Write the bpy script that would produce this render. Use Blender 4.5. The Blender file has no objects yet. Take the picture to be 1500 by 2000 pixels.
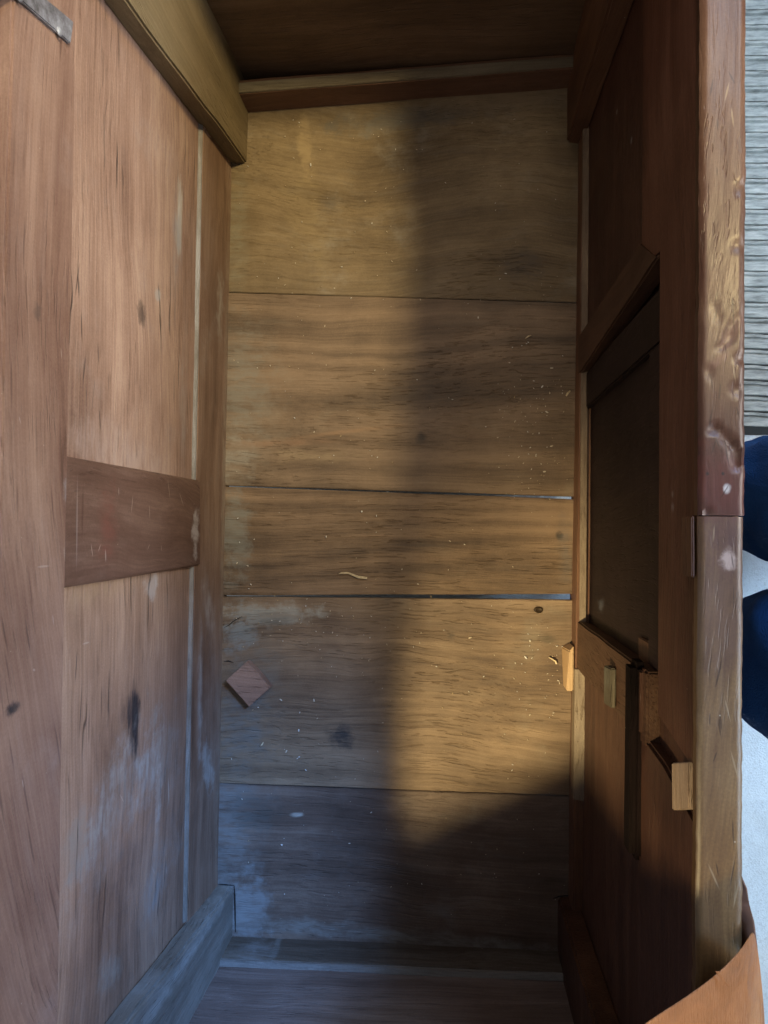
import bpy, bmesh, math, random
from mathutils import Vector, Matrix, noise
random.seed(7)
S = bpy.context.scene
C = S.collection

# ---------------------------------------------------------------- camera
F = 1443.0; ZC = 1.165                       # focal length in photo pixels, height of the lens above the ground
nad = Vector((130, 35, F)).normalized()      # direction of straight down, in the camera's axes (right, down, forward)
ya = Vector((.012, -1, 0)); ya = (ya - ya.dot(nad)*nad).normalized()
za = -nad; xa = ya.cross(za)
def ray(px, py):
    c = Vector((px-750, py-1000, F))
    return Vector((xa.dot(c), ya.dot(c), za.dot(c)))
def atz(px, py, z):
    d = ray(px, py); t = (z-ZC)/d.z
    return Vector((d.x*t, d.y*t, z))
def atx(px, py, x):
    d = ray(px, py); t = x/d.x
    return Vector((x, d.y*t, ZC+d.z*t))
cam = bpy.data.objects.new('camera', bpy.data.cameras.new('camera')); C.objects.link(cam)
R = Matrix(((xa.x, -xa.y, -xa.z), (ya.x, -ya.y, -ya.z), (za.x, -za.y, -za.z)))
cam.matrix_world = Matrix.Translation((0, 0, ZC)) @ R.to_4x4()
cam.data.sensor_fit = 'VERTICAL'; cam.data.sensor_height = 36; cam.data.lens = 36*F/2000
cam.data.clip_start = .02; cam.data.clip_end = 100
S.camera = cam

# ---------------------------------------------------------------- light
wd = bpy.data.worlds.new('World'); S.world = wd; wd.use_nodes = True
bg = wd.node_tree.nodes['Background']; bg.inputs[0].default_value = (.92, .88, .84, 1); bg.inputs[1].default_value = .35
S.view_settings.view_transform = 'Standard'; S.view_settings.look = 'None'
S.view_settings.exposure = 0; S.view_settings.gamma = 1
def lamp(kind, name, loc, aim, power, col, **k):
    d = bpy.data.lights.new(name, kind); d.energy = power; d.color = col
    for a, v in k.items(): setattr(d, a, v)
    o = bpy.data.objects.new(name, d); C.objects.link(o); o.location = loc
    o.rotation_euler = (Vector(aim)-Vector(loc)).to_track_quat('-Z', 'Y').to_euler()
    return o
WARM = (1, .78, .40)
lamp('AREA', 'window_light', (1.95, .30, 1.75), (-.30, .28, .45), 4.5, (1.0, .93, .87), shape='RECTANGLE', size=.8, size_y=.8, spread=math.radians(50))
lamp('SPOT', 'ceiling_lamp_far', (1.06, .80, 2.55), (-.25, .41, .22), 310, WARM, shadow_soft_size=.125, spot_size=math.radians(28), spot_blend=1.0)
lamp('SPOT', 'ceiling_lamp_near', (-1.14, -1.20, 2.40), (.20, -.27, .12), 600, WARM, shadow_soft_size=.13, spot_size=math.radians(17), spot_blend=.9)
lamp('SPOT', 'fill_spot_middle', (.10, .75, 2.7), (.08, .28, .12), 62, (1, .80, .58), shadow_soft_size=.35, spot_size=math.radians(24), spot_blend=1.0)  # added fill without a known source, lifts the dim far floor
lamp('SPOT', 'door_light', (.75, .55, 1.9), (-.36, -.50, .17), 320, (.19, .43, 1.0), shadow_soft_size=.16, spot_size=math.radians(19), spot_blend=1.0)
lamp('AREA', 'shopfront_light', (.95, 1.45, 2.0), (-.1, -.2, .1), 20, (.52, .74, 1), shape='SQUARE', size=.6)
lamp('AREA', 'ground_fill', (2.0, -.6, 1.5), (.75, -.1, 0), 11, (.60, .80, 1), shape='SQUARE', size=.6, spread=math.radians(75))  # added fill, no such source known, brightens the ground outside the chest

# ---------------------------------------------------------------- node helpers
class NT:
    def __init__(s, name):
        s.m = bpy.data.materials.new(name); s.m.use_nodes = True
        s.t = s.m.node_tree; s.n = s.t.nodes; s.l = s.t.links
        s.b = s.n['Principled BSDF']
    def link(s, a, b): s.l.new(a, b)
    def put(s, v, sock):
        if isinstance(v, bpy.types.NodeSocket): s.l.new(v, sock)
        else: sock.default_value = v
    def math(s, op, a, b=0.0, c=0.0, clamp=False):
        n = s.n.new('ShaderNodeMath'); n.operation = op; n.use_clamp = clamp
        for i, v in enumerate((a, b, c)): s.put(v, n.inputs[i])
        return n.outputs[0]
    def vmath(s, op, a, b=(0, 0, 0), scale=None):
        n = s.n.new('ShaderNodeVectorMath'); n.operation = op
        s.put(a, n.inputs[0]); s.put(b, n.inputs[1])
        if scale is not None: s.put(scale, n.inputs['Scale'])
        return n.outputs['Value'] if op in ('LENGTH', 'DOT_PRODUCT') else n.outputs[0]
    def noise(s, vec, scale=1, detail=4, rough=.55, col=False, dist=0):
        n = s.n.new('ShaderNodeTexNoise'); s.put(vec, n.inputs['Vector'])
        n.inputs['Scale'].default_value = scale; n.inputs['Detail'].default_value = detail
        n.inputs['Roughness'].default_value = rough; n.inputs['Distortion'].default_value = dist
        return n.outputs[1] if col else n.outputs[0]
    def voro(s, vec, scale):
        n = s.n.new('ShaderNodeTexVoronoi'); s.put(vec, n.inputs['Vector']); n.inputs['Scale'].default_value = scale
        return n
    def ramp(s, v, a, b, lo=0.0, hi=1.0):     # smooth step from a..b to lo..hi
        n = s.n.new('ShaderNodeMapRange'); n.interpolation_type = 'SMOOTHSTEP'
        s.put(v, n.inputs[0]); n.inputs[1].default_value = a; n.inputs[2].default_value = b
        n.inputs[3].default_value = lo; n.inputs[4].default_value = hi
        return n.outputs[0]
    def cramp(s, v, stops):
        n = s.n.new('ShaderNodeValToRGB'); s.put(v, n.inputs[0]); e = n.color_ramp.elements
        while len(e) < len(stops): e.new(.5)
        for i, (p, c) in enumerate(stops): e[i].position = p; e[i].color = (*c, 1)
        return n.outputs[0]
    def mix(s, f, a, b, mode='MIX'):
        n = s.n.new('ShaderNodeMix'); n.data_type = 'RGBA'; n.blend_type = mode
        s.put(f, n.inputs[0])
        for v, i in ((a, 6), (b, 7)):
            if isinstance(v, tuple) and len(v) == 3: v = (*v, 1)
            s.put(v, n.inputs[i])
        return n.outputs[2]
    def bump(s, h, dist, strength=1.0, normal=None):
        n = s.n.new('ShaderNodeBump'); s.put(h, n.inputs['Height'])
        n.inputs['Distance'].default_value = dist; n.inputs['Strength'].default_value = strength
        if normal is not None: s.l.new(normal, n.inputs['Normal'])
        return n.outputs[0]

def srgb(r, g, b):
    f = lambda c: (c/255/12.92) if c/255 <= .04045 else ((c/255+.055)/1.055)**2.4
    return (f(r), f(g), f(b))

def wood(name, axis, dark, mid, light, seed=0, dust=.25, dustcol=(.30, .27, .23), stains=(), rough=.6,
         pores=.6, rings=.5, coat=0, relief=1.0, curve=.02, blotch=.45, dirs=(0, 0, 0), local=False, checks=0.0, flecks=0.0, bend=None, streak=1.0, scratch=()):
    t = NT(name)
    if local:
        P = t.n.new('ShaderNodeTexCoord').outputs['Object']
    else:
        P = t.n.new('ShaderNodeNewGeometry').outputs['Position']
    P0 = t.vmath('ADD', P, (seed*1.37, seed*.83, seed*2.11))
    warp = t.vmath('SUBTRACT', t.noise(P0, 2.6, 2, .4, True), (.5, .5, .5))
    Pw = t.vmath('ADD', P0, t.vmath('SCALE', warp, scale=curve*4))
    warp2 = t.vmath('SUBTRACT', t.noise(P0, 14, 2, .5, True), (.5, .5, .5))
    Pw = t.vmath('ADD', Pw, t.vmath('SCALE', warp2, scale=curve*.35))
    if bend:
        sx = t.n.new('ShaderNodeSeparateXYZ'); t.link(P, sx.inputs[0])
        q = t.math('SUBTRACT', sx.outputs[1], bend[0]); q = t.math('MULTIPLY', t.math('MULTIPLY', q, q), bend[1])
        cx = t.n.new('ShaderNodeCombineXYZ'); t.link(q, cx.inputs[2])
        Pw = t.vmath('ADD', Pw, cx.outputs[0])
    def stretch(along, across):
        v = [across]*3; v['XYZ'.index(axis)] = along
        return t.vmath('MULTIPLY', Pw, tuple(v))
    n1 = t.noise(stretch(1.6, 22), 1, 5, .6)
    n2 = t.noise(stretch(4.5, 330), 1, 3, .6)
    nb = t.noise(P0, 5.5, 5, .62)
    rg = t.noise(stretch(.45, 6), 1, 1.5, .35)
    rg = t.math('SINE', t.math('MULTIPLY', rg, 95.0))
    v = t.math('MULTIPLY', n1, .55)
    v = t.math('MULTIPLY_ADD', n2, .30*streak, v)
    v = t.math('SUBTRACT', v, .15*(streak-1))
    v = t.math('MULTIPLY_ADD', rg, .040*rings, v)
    v = t.math('ADD', v, t.math('MULTIPLY_ADD', t.noise(P0, 520, 2, .6), .16, -.08))
    v = t.math('MULTIPLY_ADD', nb, blotch, v)
    v = t.math('SUBTRACT', v, .5*blotch-.075)
    col = t.cramp(v, [(.30, dark), (.50, mid), (.70, light)])
    # short dark pores along the grain
    pr = t.ramp(t.noise(stretch(26, 360), 1, 2, .55), .58, .67)
    pgate = t.ramp(t.noise(stretch(4, 12), 1, 3, .5), .35, .65)
    pr = t.math('MULTIPLY', pr, pgate)
    col = t.mix(t.math('MULTIPLY', pr, .36*pores), col, tuple(c*.22 for c in dark))
    if checks > 0:       # long wavy drying checks
        sz = t.n.new('ShaderNodeSeparateXYZ'); t.link(Pw, sz.inputs[0])
        ck = t.math('MULTIPLY_ADD', t.noise(stretch(5, 22), 1, 3, .55), 3.0, t.math('MULTIPLY', sz.outputs[2], 75))
        ck = t.math('ABSOLUTE', t.math('SUBTRACT', t.math('FRACT', ck), .5))
        ck = t.ramp(ck, .03, .10, 1, 0)
        g2 = t.math('MULTIPLY', t.ramp(t.noise(stretch(7, 60), 1, 2, .5), .52, .60), t.ramp(t.noise(P0, 7, 2, .5), .48, .60))
        ck = t.math('MULTIPLY', ck, g2)
        col = t.mix(t.math('MULTIPLY', ck, checks), col, tuple(c*.15 for c in dark))
    else: ck = None
    if flecks > 0:       # lens-shaped ray flecks that swing across the board
        fw = Pw
        fv = [150]*3; fv['XYZ'.index(axis)] = 10
        vf = t.voro(t.vmath('MULTIPLY', fw, tuple(fv)), 1)
        fk = t.ramp(vf.outputs['Distance'], .08, .30, 1, 0)
        fk = t.math('MULTIPLY', fk, t.ramp(t.noise(P0, 6, 2, .5), .36, .50))
        fk = t.math('MULTIPLY', fk, t.ramp(vf.outputs['Color'], .25, .5))
        col = t.mix(t.math('MULTIPLY', fk, flecks*.8), col, tuple(c*.62 for c in dark))
    # settled dust and rubbed patches
    dn = t.noise(P0, 9, 7, .68)
    dm = t.ramp(dn, .62-.22*dust, .80-.12*dust)
    dm2 = t.ramp(t.noise(stretch(12, 60), 1, 4, .6), .5, .8)
    dm = t.math('MULTIPLY', t.math('ADD', dm, t.math('MULTIPLY', dm2, .35)), dust, clamp=True)
    col = t.mix(dm, col, dustcol)
    rough_f = t.math('ADD', t.math('MULTIPLY', dn, .25), rough-.12)
    # marks with a place of their own
    if stains:
        edge_long = t.noise(stretch(16, 90), 1, 6, .7); edge_round = t.noise(P0, 42, 7, .68); edge_fine = t.noise(stretch(30, 110), 1, 4, .65)
    for (loc, rad, rz, c, amt, nz) in stains:
        m = t.n.new('ShaderNodeMapping'); m.vector_type = 'TEXTURE'
        t.link(P, m.inputs[0]); m.inputs['Location'].default_value = loc
        m.inputs['Rotation'].default_value = rz; m.inputs['Scale'].default_value = rad
        L = t.vmath('LENGTH', m.outputs[0])
        nn = edge_long if nz >= 0 else edge_round
        L = t.math('MULTIPLY_ADD', t.math('SUBTRACT', nn, .5), abs(nz)*4.5+.6, L)
        k = t.ramp(L, .35, 1.12, amt, 0) if amt >= .7 else t.ramp(L, .05, 1.35, amt, 0)
        k = t.math('MULTIPLY', k, t.ramp(edge_fine, .36, .60, .92 if amt >= .9 else .55 if amt >= .7 else .3, 1.0), clamp=True)
        col = t.mix(k, col, c)
    # small light specks
    vo = t.voro(P0, 95)
    sp = t.ramp(vo.outputs['Distance'], .03, .075, 1, 0)
    sg = t.ramp(vo.outputs['Color'], .80, .84)
    sp = t.math('MULTIPLY', sp, sg)
    col = t.mix(t.math('MULTIPLY', sp, .55), col, (.42, .38, .30))
    for (loc, rad, rz, c, amt) in scratch:
        m = t.n.new('ShaderNodeMapping'); m.vector_type = 'TEXTURE'; t.link(P, m.inputs[0])
        m.inputs['Location'].default_value = loc; m.inputs['Rotation'].default_value = rz; m.inputs['Scale'].default_value = rad
        col = t.mix(t.ramp(t.vmath('LENGTH', m.outputs[0]), .4, 1.0, amt, 0), col, c)
    t.link(col, t.b.inputs['Base Color']); t.link(rough_f, t.b.inputs['Roughness'])
    t.b.inputs['Specular IOR Level'].default_value = .38 if mid[0] > .1 else .2
    h = t.math('MULTIPLY', n2, .5)
    h = t.math('MULTIPLY_ADD', n1, 1.1, h)
    h = t.math('MULTIPLY_ADD', pr, -.8, h)
    if ck is not None: h = t.math('MULTIPLY_ADD', ck, -1.5, h)
    h = t.math('MULTIPLY_ADD', t.noise(P0, 30, 4, .6), .5, h)
    nrm = t.bump(h, .0012*relief, .8)
    t.link(nrm, t.b.inputs['Normal'])
    if coat:
        t.b.inputs['Coat Weight'].default_value = coat; t.b.inputs['Coat Roughness'].default_value = .22
        t.link(nrm, t.b.inputs['Coat Normal'])
    return t.m

# ---------------------------------------------------------------- mesh helpers
def link(name, me, mat=None, parent=None, kind=None, label=None):
    o = bpy.data.objects.new(name, me); C.objects.link(o)
    if mat and me is not None: me.materials.append(mat)
    if parent:
        o.parent = parent
        o.location = -parent_base(parent)
    if kind: o['kind'] = kind
    if label: o['label'] = label
    return o
def parent_base(p):
    v = Vector(p.location)
    q = p.parent
    while q: v += Vector(q.location); q = q.parent
    return v
def smooth(me, ang=35):
    for p in me.polygons: p.use_smooth = True
    me.set_sharp_from_angle(angle=math.radians(ang))
def thing(name, loc, label, cat, group=None):
    o = bpy.data.objects.new(name, None); C.objects.link(o); o.location = loc; o.empty_display_size = .05
    o['label'] = label; o['category'] = cat
    if group: o['group'] = group
    return o
def board_mesh(name, co, bev=.0016, wob=.0006, seg=.03, seed=0):
    """co: 8 corners, index = 4*ix + 2*iy + iz"""
    bm = bmesh.new()
    v = [bm.verts.new(c) for c in co]
    for f in ((0, 1, 3, 2), (4, 6, 7, 5), (0, 4, 5, 1), (2, 3, 7, 6), (0, 2, 6, 4), (1, 5, 7, 3)):
        bm.faces.new([v[i] for i in f])
    bmesh.ops.recalc_face_normals(bm, faces=bm.faces)
    if bev: bmesh.ops.bevel(bm, geom=list(bm.edges), offset=bev, segments=2, affect='EDGES', clamp_overlap=True)
    # cut into slices along the longest direction so that edges can wander
    d = [(Vector(co[4])-Vector(co[0])).length, (Vector(co[2])-Vector(co[0])).length, (Vector(co[1])-Vector(co[0])).length]
    for ax in range(3):
        n = int(d[ax]/seg)
        if n < 2: continue
        e = Vector(co[(4, 2, 1)[ax]])-Vector(co[0]); L = e.length; e.normalize()
        for k in range(1, min(n, 45)):
            p = Vector(co[0]) + e*(L*k/min(n, 45))
            bmesh.ops.bisect_plane(bm, geom=list(bm.verts)+list(bm.edges)+list(bm.faces), plane_co=p, plane_no=e)
        if ax == d.index(max(d)): pass
    if wob:
        off = Vector((seed*3.1, seed*1.7, seed*.9))
        for q in bm.verts:
            a = noise.noise_vector(q.co*9+off)*wob + noise.noise_vector(q.co*45+off)*wob*.45
            q.co += a
    me = bpy.data.meshes.new(name); bm.to_mesh(me); bm.free(); smooth(me)
    return me
def corners(lo, hi):
    return [Vector((hi[0] if i & 4 else lo[0], hi[1] if i & 2 else lo[1], hi[2] if i & 1 else lo[2])) for i in range(8)]
SD = [0]
def board(name, lo, hi, mat, parent, tw=None, **k):
    co = corners(lo, hi)
    if tw:
        for i, dv in tw.items(): co[i] = co[i] + Vector(dv)
    SD[0] += 1
    lab = k.pop('label', None)
    return link(name, board_mesh(name, co, seed=SD[0], **k), mat, parent, label=lab)
def hexa(name, co, mat, parent, **k):
    SD[0] += 1
    lab = k.pop('label', None)
    return link(name, board_mesh(name, [Vector(c) for c in co], seed=SD[0], **k), mat, parent, label=lab)
def prism(name, pts, dv, mat, parent, bev=.001, wob=0, label=None):
    """polygon pts extruded by vector dv"""
    bm = bmesh.new(); a = [bm.verts.new(p) for p in pts]; b = [bm.verts.new(Vector(p)+Vector(dv)) for p in pts]
    bm.faces.new(a); bm.faces.new(b[::-1])
    for i in range(len(a)):
        j = (i+1) % len(a); bm.faces.new((a[i], a[j], b[j], b[i]))
    bmesh.ops.recalc_face_normals(bm, faces=bm.faces)
    if bev: bmesh.ops.bevel(bm, geom=list(bm.edges), offset=bev, segments=2, affect='EDGES', clamp_overlap=True)
    if wob:
        for q in bm.verts: q.co += noise.noise_vector(q.co*60)*wob
    me = bpy.data.meshes.new(name); bm.to_mesh(me); bm.free(); smooth(me)
    return link(name, me, mat, parent, label=label)

# ---------------------------------------------------------------- colours
OAKd, OAKm, OAKl = (.062, .036, .021), (.135, .083, .048), (.23, .155, .092)       # floor boards
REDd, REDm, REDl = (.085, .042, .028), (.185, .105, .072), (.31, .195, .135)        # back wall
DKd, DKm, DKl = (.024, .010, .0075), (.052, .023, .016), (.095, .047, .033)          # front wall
DUST = (.30, .285, .25); GREY = (.27, .28, .28)

def fl(px, py): return tuple(atz(px, py, .121))
XL, XR = -.326, .171
YF, YN = .622, -.578
FZ = .12
def lf(px, py): return tuple(atx(px, py, XL-.004))
SC = (.42, .36, .32)
def scr(px, py, L, ang, w=.0008, c=SC, a=.42): return (lf(px, py), (.03, L, w), (ang, 0, 0), c, a)

# ---------------------------------------------------------------- setting: ground
g = NT('terrazzo')
P = g.n.new('ShaderNodeNewGeometry').outputs['Position']
a = g.noise(P, 60, 3, .6); v1 = g.voro(P, 420)
sp = g.ramp(v1.outputs['Color'], .55, .9)
col = g.mix(a, (.58, .68, .78), (.74, .84, .92))
col = g.mix(g.math('MULTIPLY', sp, .35), col, (.40, .46, .52))
col = g.mix(g.ramp(g.noise(P, 4, 5, .6), .45, .7, 0, .35), col, (.40, .42, .42))
g.link(col, g.b.inputs['Base Color']); g.b.inputs['Roughness'].default_value = .55
g.link(g.bump(v1.outputs['Distance'], .001, .4), g.b.inputs['Normal'])
bm = bmesh.new(); bmesh.ops.create_grid(bm, x_segments=8, y_segments=8, size=4)
me = bpy.data.meshes.new('ground'); bm.to_mesh(me); bm.free()
link('ground', me, g.m, kind='structure')

# ---------------------------------------------------------------- chest
chest = thing('wooden_chest', (-.07, .02, 0), 'old open oak chest seen from above, brown panelled inside, dusty boards', 'chest')
T = .029
# floor boards: seams read along the left and right ends
seamsL = [(485, 150), (443, 571), (440, 949), (438, 1164), (428, 1530), (455, 1900)]
seamsR = [(1112, 110), (1128, 591), (1119, 972), (1118, 1166), (1115, 1555), (1092, 1930)]
gapL = [0, .0006, .0009, .0008, .0007, 0]; gapR = [0, .0007, .0017, .0042, .0008, 0]
BL, BR = XL-.012, XR+.006
fdust = [
 # far board
 [(fl(595, 290), (.014, .05, .05), (0, 0, .1), (.32, .24, .13), .75, -.5),
  (fl(600, 420), (.03, .10, .05), (0, 0, .2), (.25, .19, .10), .5, -.5),
  (fl(640, 400), (.018, .016, .05), (0, 0, 0), (.10, .085, .07), .6, -.4),
  (fl(800, 230), (.14, .02, .05), (0, 0, .08), (.10, .095, .085), .7, -.4),
  (fl(1000, 190), (.14, .022, .05), (0, 0, .06), (.24, .18, .11), .7, -.4),
  (fl(1020, 520), (.03, .035, .05), (0, 0, 0), (.05, .042, .038), .6, -.3),
  (fl(465, 450), (.018, .11, .05), (0, 0, 0), (.20, .19, .14), .5, -.4)],
 [(fl(470, 760), (.05, .10, .05), (0, 0, 0), (.19, .18, .15), .6, -.5),
  (fl(822, 856), (.009, .012, .05), (0, 0, 0), (.03, .025, .02), .8, -.2),
  (fl(460, 900), (.028, .045, .05), (0, 0, 0), (.34, .32, .27), .45, -.5),
  (fl(540, 865), (.10, .006, .05), (0, 0, .05), (.24, .14, .08), .6, .25),
  (fl(660, 845), (.10, .004, .05), (0, 0, .12), (.26, .16, .09), .6, .25),
  (fl(620, 890), (.07, .012, .05), (0, 0, .0), (.27, .20, .12), .6, .3)],
 [(fl(455, 1040), (.03, .07, .05), (0, 0, 0), (.17, .17, .15), .7, -.5),
  (fl(1093, 1045), (.006, .007, .05), (0, 0, 0), (.02, .015, .01), .8, -.2),
  (fl(1105, 1075), (.012, .05, .05), (0, 0, 0), (.10, .10, .10), .5, -.3)],
 [(fl(520, 1200), (.09, .018, .05), (0, 0, .1), (.26, .26, .23), .8, -.5),
  (fl(470, 1235), (.028, .035, .05), (0, 0, .0), (.18, .20, .20), .8, -.6),
  (fl(500, 1330), (.05, .10, .05), (0, 0, 0), (.13, .125, .11), .5, -.4),
  (fl(470, 1430), (.04, .07, .05), (0, 0, 0), (.13, .135, .13), .55, -.4),
  (fl(540, 1215), (.03, .012, .05), (0, 0, 0), (.04, .035, .03), .6, .5),
  (fl(665, 1440), (.020, .022, .05), (0, 0, .3), (.02, .022, .026), .85, -.4),
  (fl(1070, 1250), (.014, .012, .05), (0, 0, 0), (.06, .05, .035), .6, -.3),
  (fl(880, 1240), (.006, .010, .05), (0, 0, 0), (.05, .04, .03), .6, -.2)],
 [(fl(440, 1640), (.060, .15, .05), (0, 0, 0), (.18, .19, .19), .6, -.4),
  (fl(580, 1592), (.011, .004, .05), (0, 0, .1), (.42, .42, .38), .8, -.1),
  (fl(505, 1590), (.04, .03, .05), (0, 0, 0), (.055, .055, .05), .6, -.5),
  (fl(700, 1822), (.32, .013, .05), (0, 0, -.035), (.22, .215, .20), .65, -.35),
  (fl(480, 1780), (.04, .06, .05), (0, 0, 0), (.20, .21, .215), .8, -.4)],
]
pal = [((.074, .049, .024), (.142, .101, .054), (.235, .175, .10)), ((.062, .040, .024), (.128, .086, .053), (.21, .145, .092)),
       ((.058, .036, .022), (.134, .087, .052), (.225, .150, .093)), ((.080, .052, .034), (.165, .113, .072), (.27, .192, .125)),
       ((.055, .036, .027), (.105, .072, .056), (.185, .138, .11))]
for i in range(5):
    m = wood('floor_oak_%d' % i, 'X', *pal[i], seed=i*3.3+1, blotch=.75, dust=(.42, .30, .26, .32, .36)[i], dustcol=(DUST, (.25, .22, .17), (.24, .21, .17), (.26, .24, .19), (.2, .21, .21))[i],
             stains=fdust[i], rings=(.3, 1.8, 1.6, .8, .6)[i], pores=(.1, .3, .55, .35, .3)[i], relief=(.7, .8, 1.3, 1.2, .8)[i], curve=(.03, .014, .008, .022, .018)[i])
    tl, tr = atz(*seamsL[i], FZ), atz(*seamsR[i], FZ); bl, br = atz(*seamsL[i+1], FZ), atz(*seamsR[i+1], FZ)
    def ln(a, b, x): return a.y + (b.y-a.y)*(x-a.x)/(b.x-a.x)
    yt0, yt1 = ln(tl, tr, BL)-gapL[i], ln(tl, tr, BR)-gapR[i]
    yb0, yb1 = ln(bl, br, BL)+gapL[i+1], ln(bl, br, BR)+gapR[i+1]
    z0, z1 = FZ-.012, FZ + (0, .0006, -.0008, .0004, -.0003)[i]
    co = [(BL, yb0, z0), (BL, yb0, z1), (BL, yt0, z0), (BL, yt0, z1), (BR, yb1, z0), (BR, yb1, z1), (BR, yt1, z0), (BR, yt1, z1)]
    b = hexa('floor_board', co, m, chest, bev=.0009, wob=.0005, seg=.02)

# --- back wall (left in the picture)
backst = [
 (lf(350, 420), (.03, .05, .012), (0, 0, 0), (.44, .41, .36), .8, .5),
 (lf(345, 470), (.03, .07, .016), (0, 0, 0), (.20, .20, .22), .6, .4),
 (lf(278, 610), (.03, .014, .012), (.3, 0, 0), (.055, .035, .03), .75, -.6),
 (lf(310, 575), (.03, .010, .010), (.3, 0, 0), (.32, .30, .28), .75, -.6),
 (lf(250, 890), (.03, .030, .16), (-.10, 0, 0), (.36, .27, .23), .55, -.3),
 (lf(360, 800), (.03, .10, .012), (0, 0, 0), (.32, .28, .26), .4, .5)]
backst2 = [
 (lf(235, 1560), (.03, .05, .10), (.6, 0, 0), (.24, .22, .20), .55, -.5),
 (lf(320, 1480), (.03, .06, .05), (.5, 0, 0), (.26, .25, .23), .5, -.5),
 (lf(250, 1700), (.03, .03, .05), (.6, 0, 0), (.07, .05, .045), .5, -.5),
 (lf(264, 1412), (.03, .044, .016), (0, 0, 0), (.006, .009, .016), .95, .35),
 (lf(258, 1388), (.03, .020, .022), (0, 0, 0), (.012, .014, .02), .85, .5),
 (lf(296, 1150), (.03, .018, .018), (0, 0, 0), (.38, .35, .33), .75, -.6),
 (lf(200, 1590), (.03, .022, .085), (.72, 0, 0), (.29, .28, .26), .65, -.6),
 (lf(290, 1500), (.03, .030, .05), (.95, 0, 0), (.31, .31, .30), .68, -.6),
 (lf(150, 1650), (.03, .040, .025), (0, 0, 0), (.22, .19, .16), .7, -.4),
 (lf(310, 1560), (.03, .045, .010), (0, 0, 0), (.38, .36, .33), .7, -.35),
 (lf(215, 1900), (.03, .03, .02), (.9, 0, 0), (.26, .26, .23), .6, -.5),
 (lf(300, 1740), (.03, .03, .04), (.9, 0, 0), (.24, .25, .25), .6, -.6),
 (lf(200, 1140), (.03, .02, .12), (.1, 0, 0), (.33, .22, .13), .5, -.3)]
mBP1 = wood('back_panel_oak', 'Y', (.12, .064, .044), (.26, .162, .118), (.40, .275, .205), scratch=[scr(160, 640, .018, .1, .0015, (.05, .028, .02), .85), scr(165, 720, .016, -.15, .0015, (.05, .028, .02), .85), scr(192, 690, .014, .1, .0014, (.05, .028, .02), .8), scr(253, 700, .012, .05, .0012, (.06, .03, .02), .8), scr(265, 680, .010, .1, .0012, (.06, .03, .02), .8), scr(152, 545, .02, -.2, .0015, (.05, .028, .02), .8), scr(350, 410, .012, 0, .002, (.5, .46, .4), .6), scr(196, 820, .014, .2, .0014, (.05, .03, .02), .8), scr(352, 700, .008, 0, .0012), scr(367, 840, .006, 0, .0012)], seed=2.2, dust=.28, dustcol=(.34, .29, .27), stains=backst, checks=.85, pores=.6, relief=1.0, rings=.3, curve=.016, streak=1.35)
mBP2 = wood('back_panel_oak_near', 'Y', (.11, .060, .038), (.235, .145, .100), (.37, .25, .18), scratch=[scr(170, 1256, .0012, 0, .008), scr(158, 1390, .03, -.05, .0014, (.05, .028, .02), .8), scr(150, 1300, .02, -.1, .0014, (.05, .028, .02), .8), scr(175, 1420, .02, .05, .0012, (.05, .028, .02), .8), scr(200, 1370, .02, .05, .0012, (.05, .028, .02), .7), scr(300, 1700, .010, .6, .0012), scr(325, 1700, .006, .2, .0014), scr(240, 1560, .01, .7, .001), scr(330, 1545, .02, .1, .002, (.4, .38, .34), .6)], seed=9.1, dust=.30, dustcol=(.30, .29, .27), stains=backst2, checks=.85, pores=.6, relief=1.0, rings=.3, curve=.016, streak=1.35)
mBR = wood('back_rail_oak', 'Y', (.105, .052, .036), (.195, .115, .084), (.30, .195, .145), scratch=[scr(70, 1106, .0012, 0, .012), scr(22, 820, .004, .4), scr(90, 1210, .006, .2), scr(52, 1308, .0025, 1.2, .0014), scr(30, 1530, .005, .3), scr(105, 690, .006, .2)], seed=4.4, dust=.25, dustcol=(.33, .28, .27), rings=.5, pores=.5, relief=.8, curve=.012, flecks=.85, bend=(.3, .32),
           stains=[(lf(8, 1384), (.03, .006, .010), (0, 0, 0), (.01, .012, .018), .9, -.4), (lf(118, 955), (.03, .012, .006), (0, 0, 0), (.4, .42, .44), .6, -.5),
                   (lf(60, 610), (.03, .008, .006), (0, 0, 0), (.05, .04, .035), .8, -.5), (lf(118, 1070), (.03, .01, .005), (0, 0, 0), (.42, .42, .42), .6, -.5)])
mMU = wood('back_muntin_oak', 'Z',  (.060, .028, .018), (.110, .060, .042), (.18, .110, .080), scratch=[scr(320, 955, .016, .35), scr(345, 975, .014, .75), scr(248, 985, .012, -.15), scr(282, 1000, .010, .1), scr(195, 1085, .008, .1, .0014), scr(222, 960, .005, .1),
   scr(168, 1075, .008, .3), scr(183, 1070, .005, -.6), scr(305, 1070, .005, .2), scr(280, 1068, .005, -.7), scr(139, 1020, .050, .02, .0015, (.30, .26, .24), .4), scr(150, 1000, .03, 0, .0025, (.05, .018, .012), .5)], seed=5.5, dust=.22, dustcol=(.28, .21, .18), rings=.4, pores=.6, relief=.6,
           stains=[(lf(372, 1040), (.03, .035, .016), (0, 0, 0), (.34, .30, .28), .75, -.7), (lf(200, 1030), (.03, .04, .02), (0, 0, 0), (.16, .05, .035), .5, -.4)])
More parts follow.
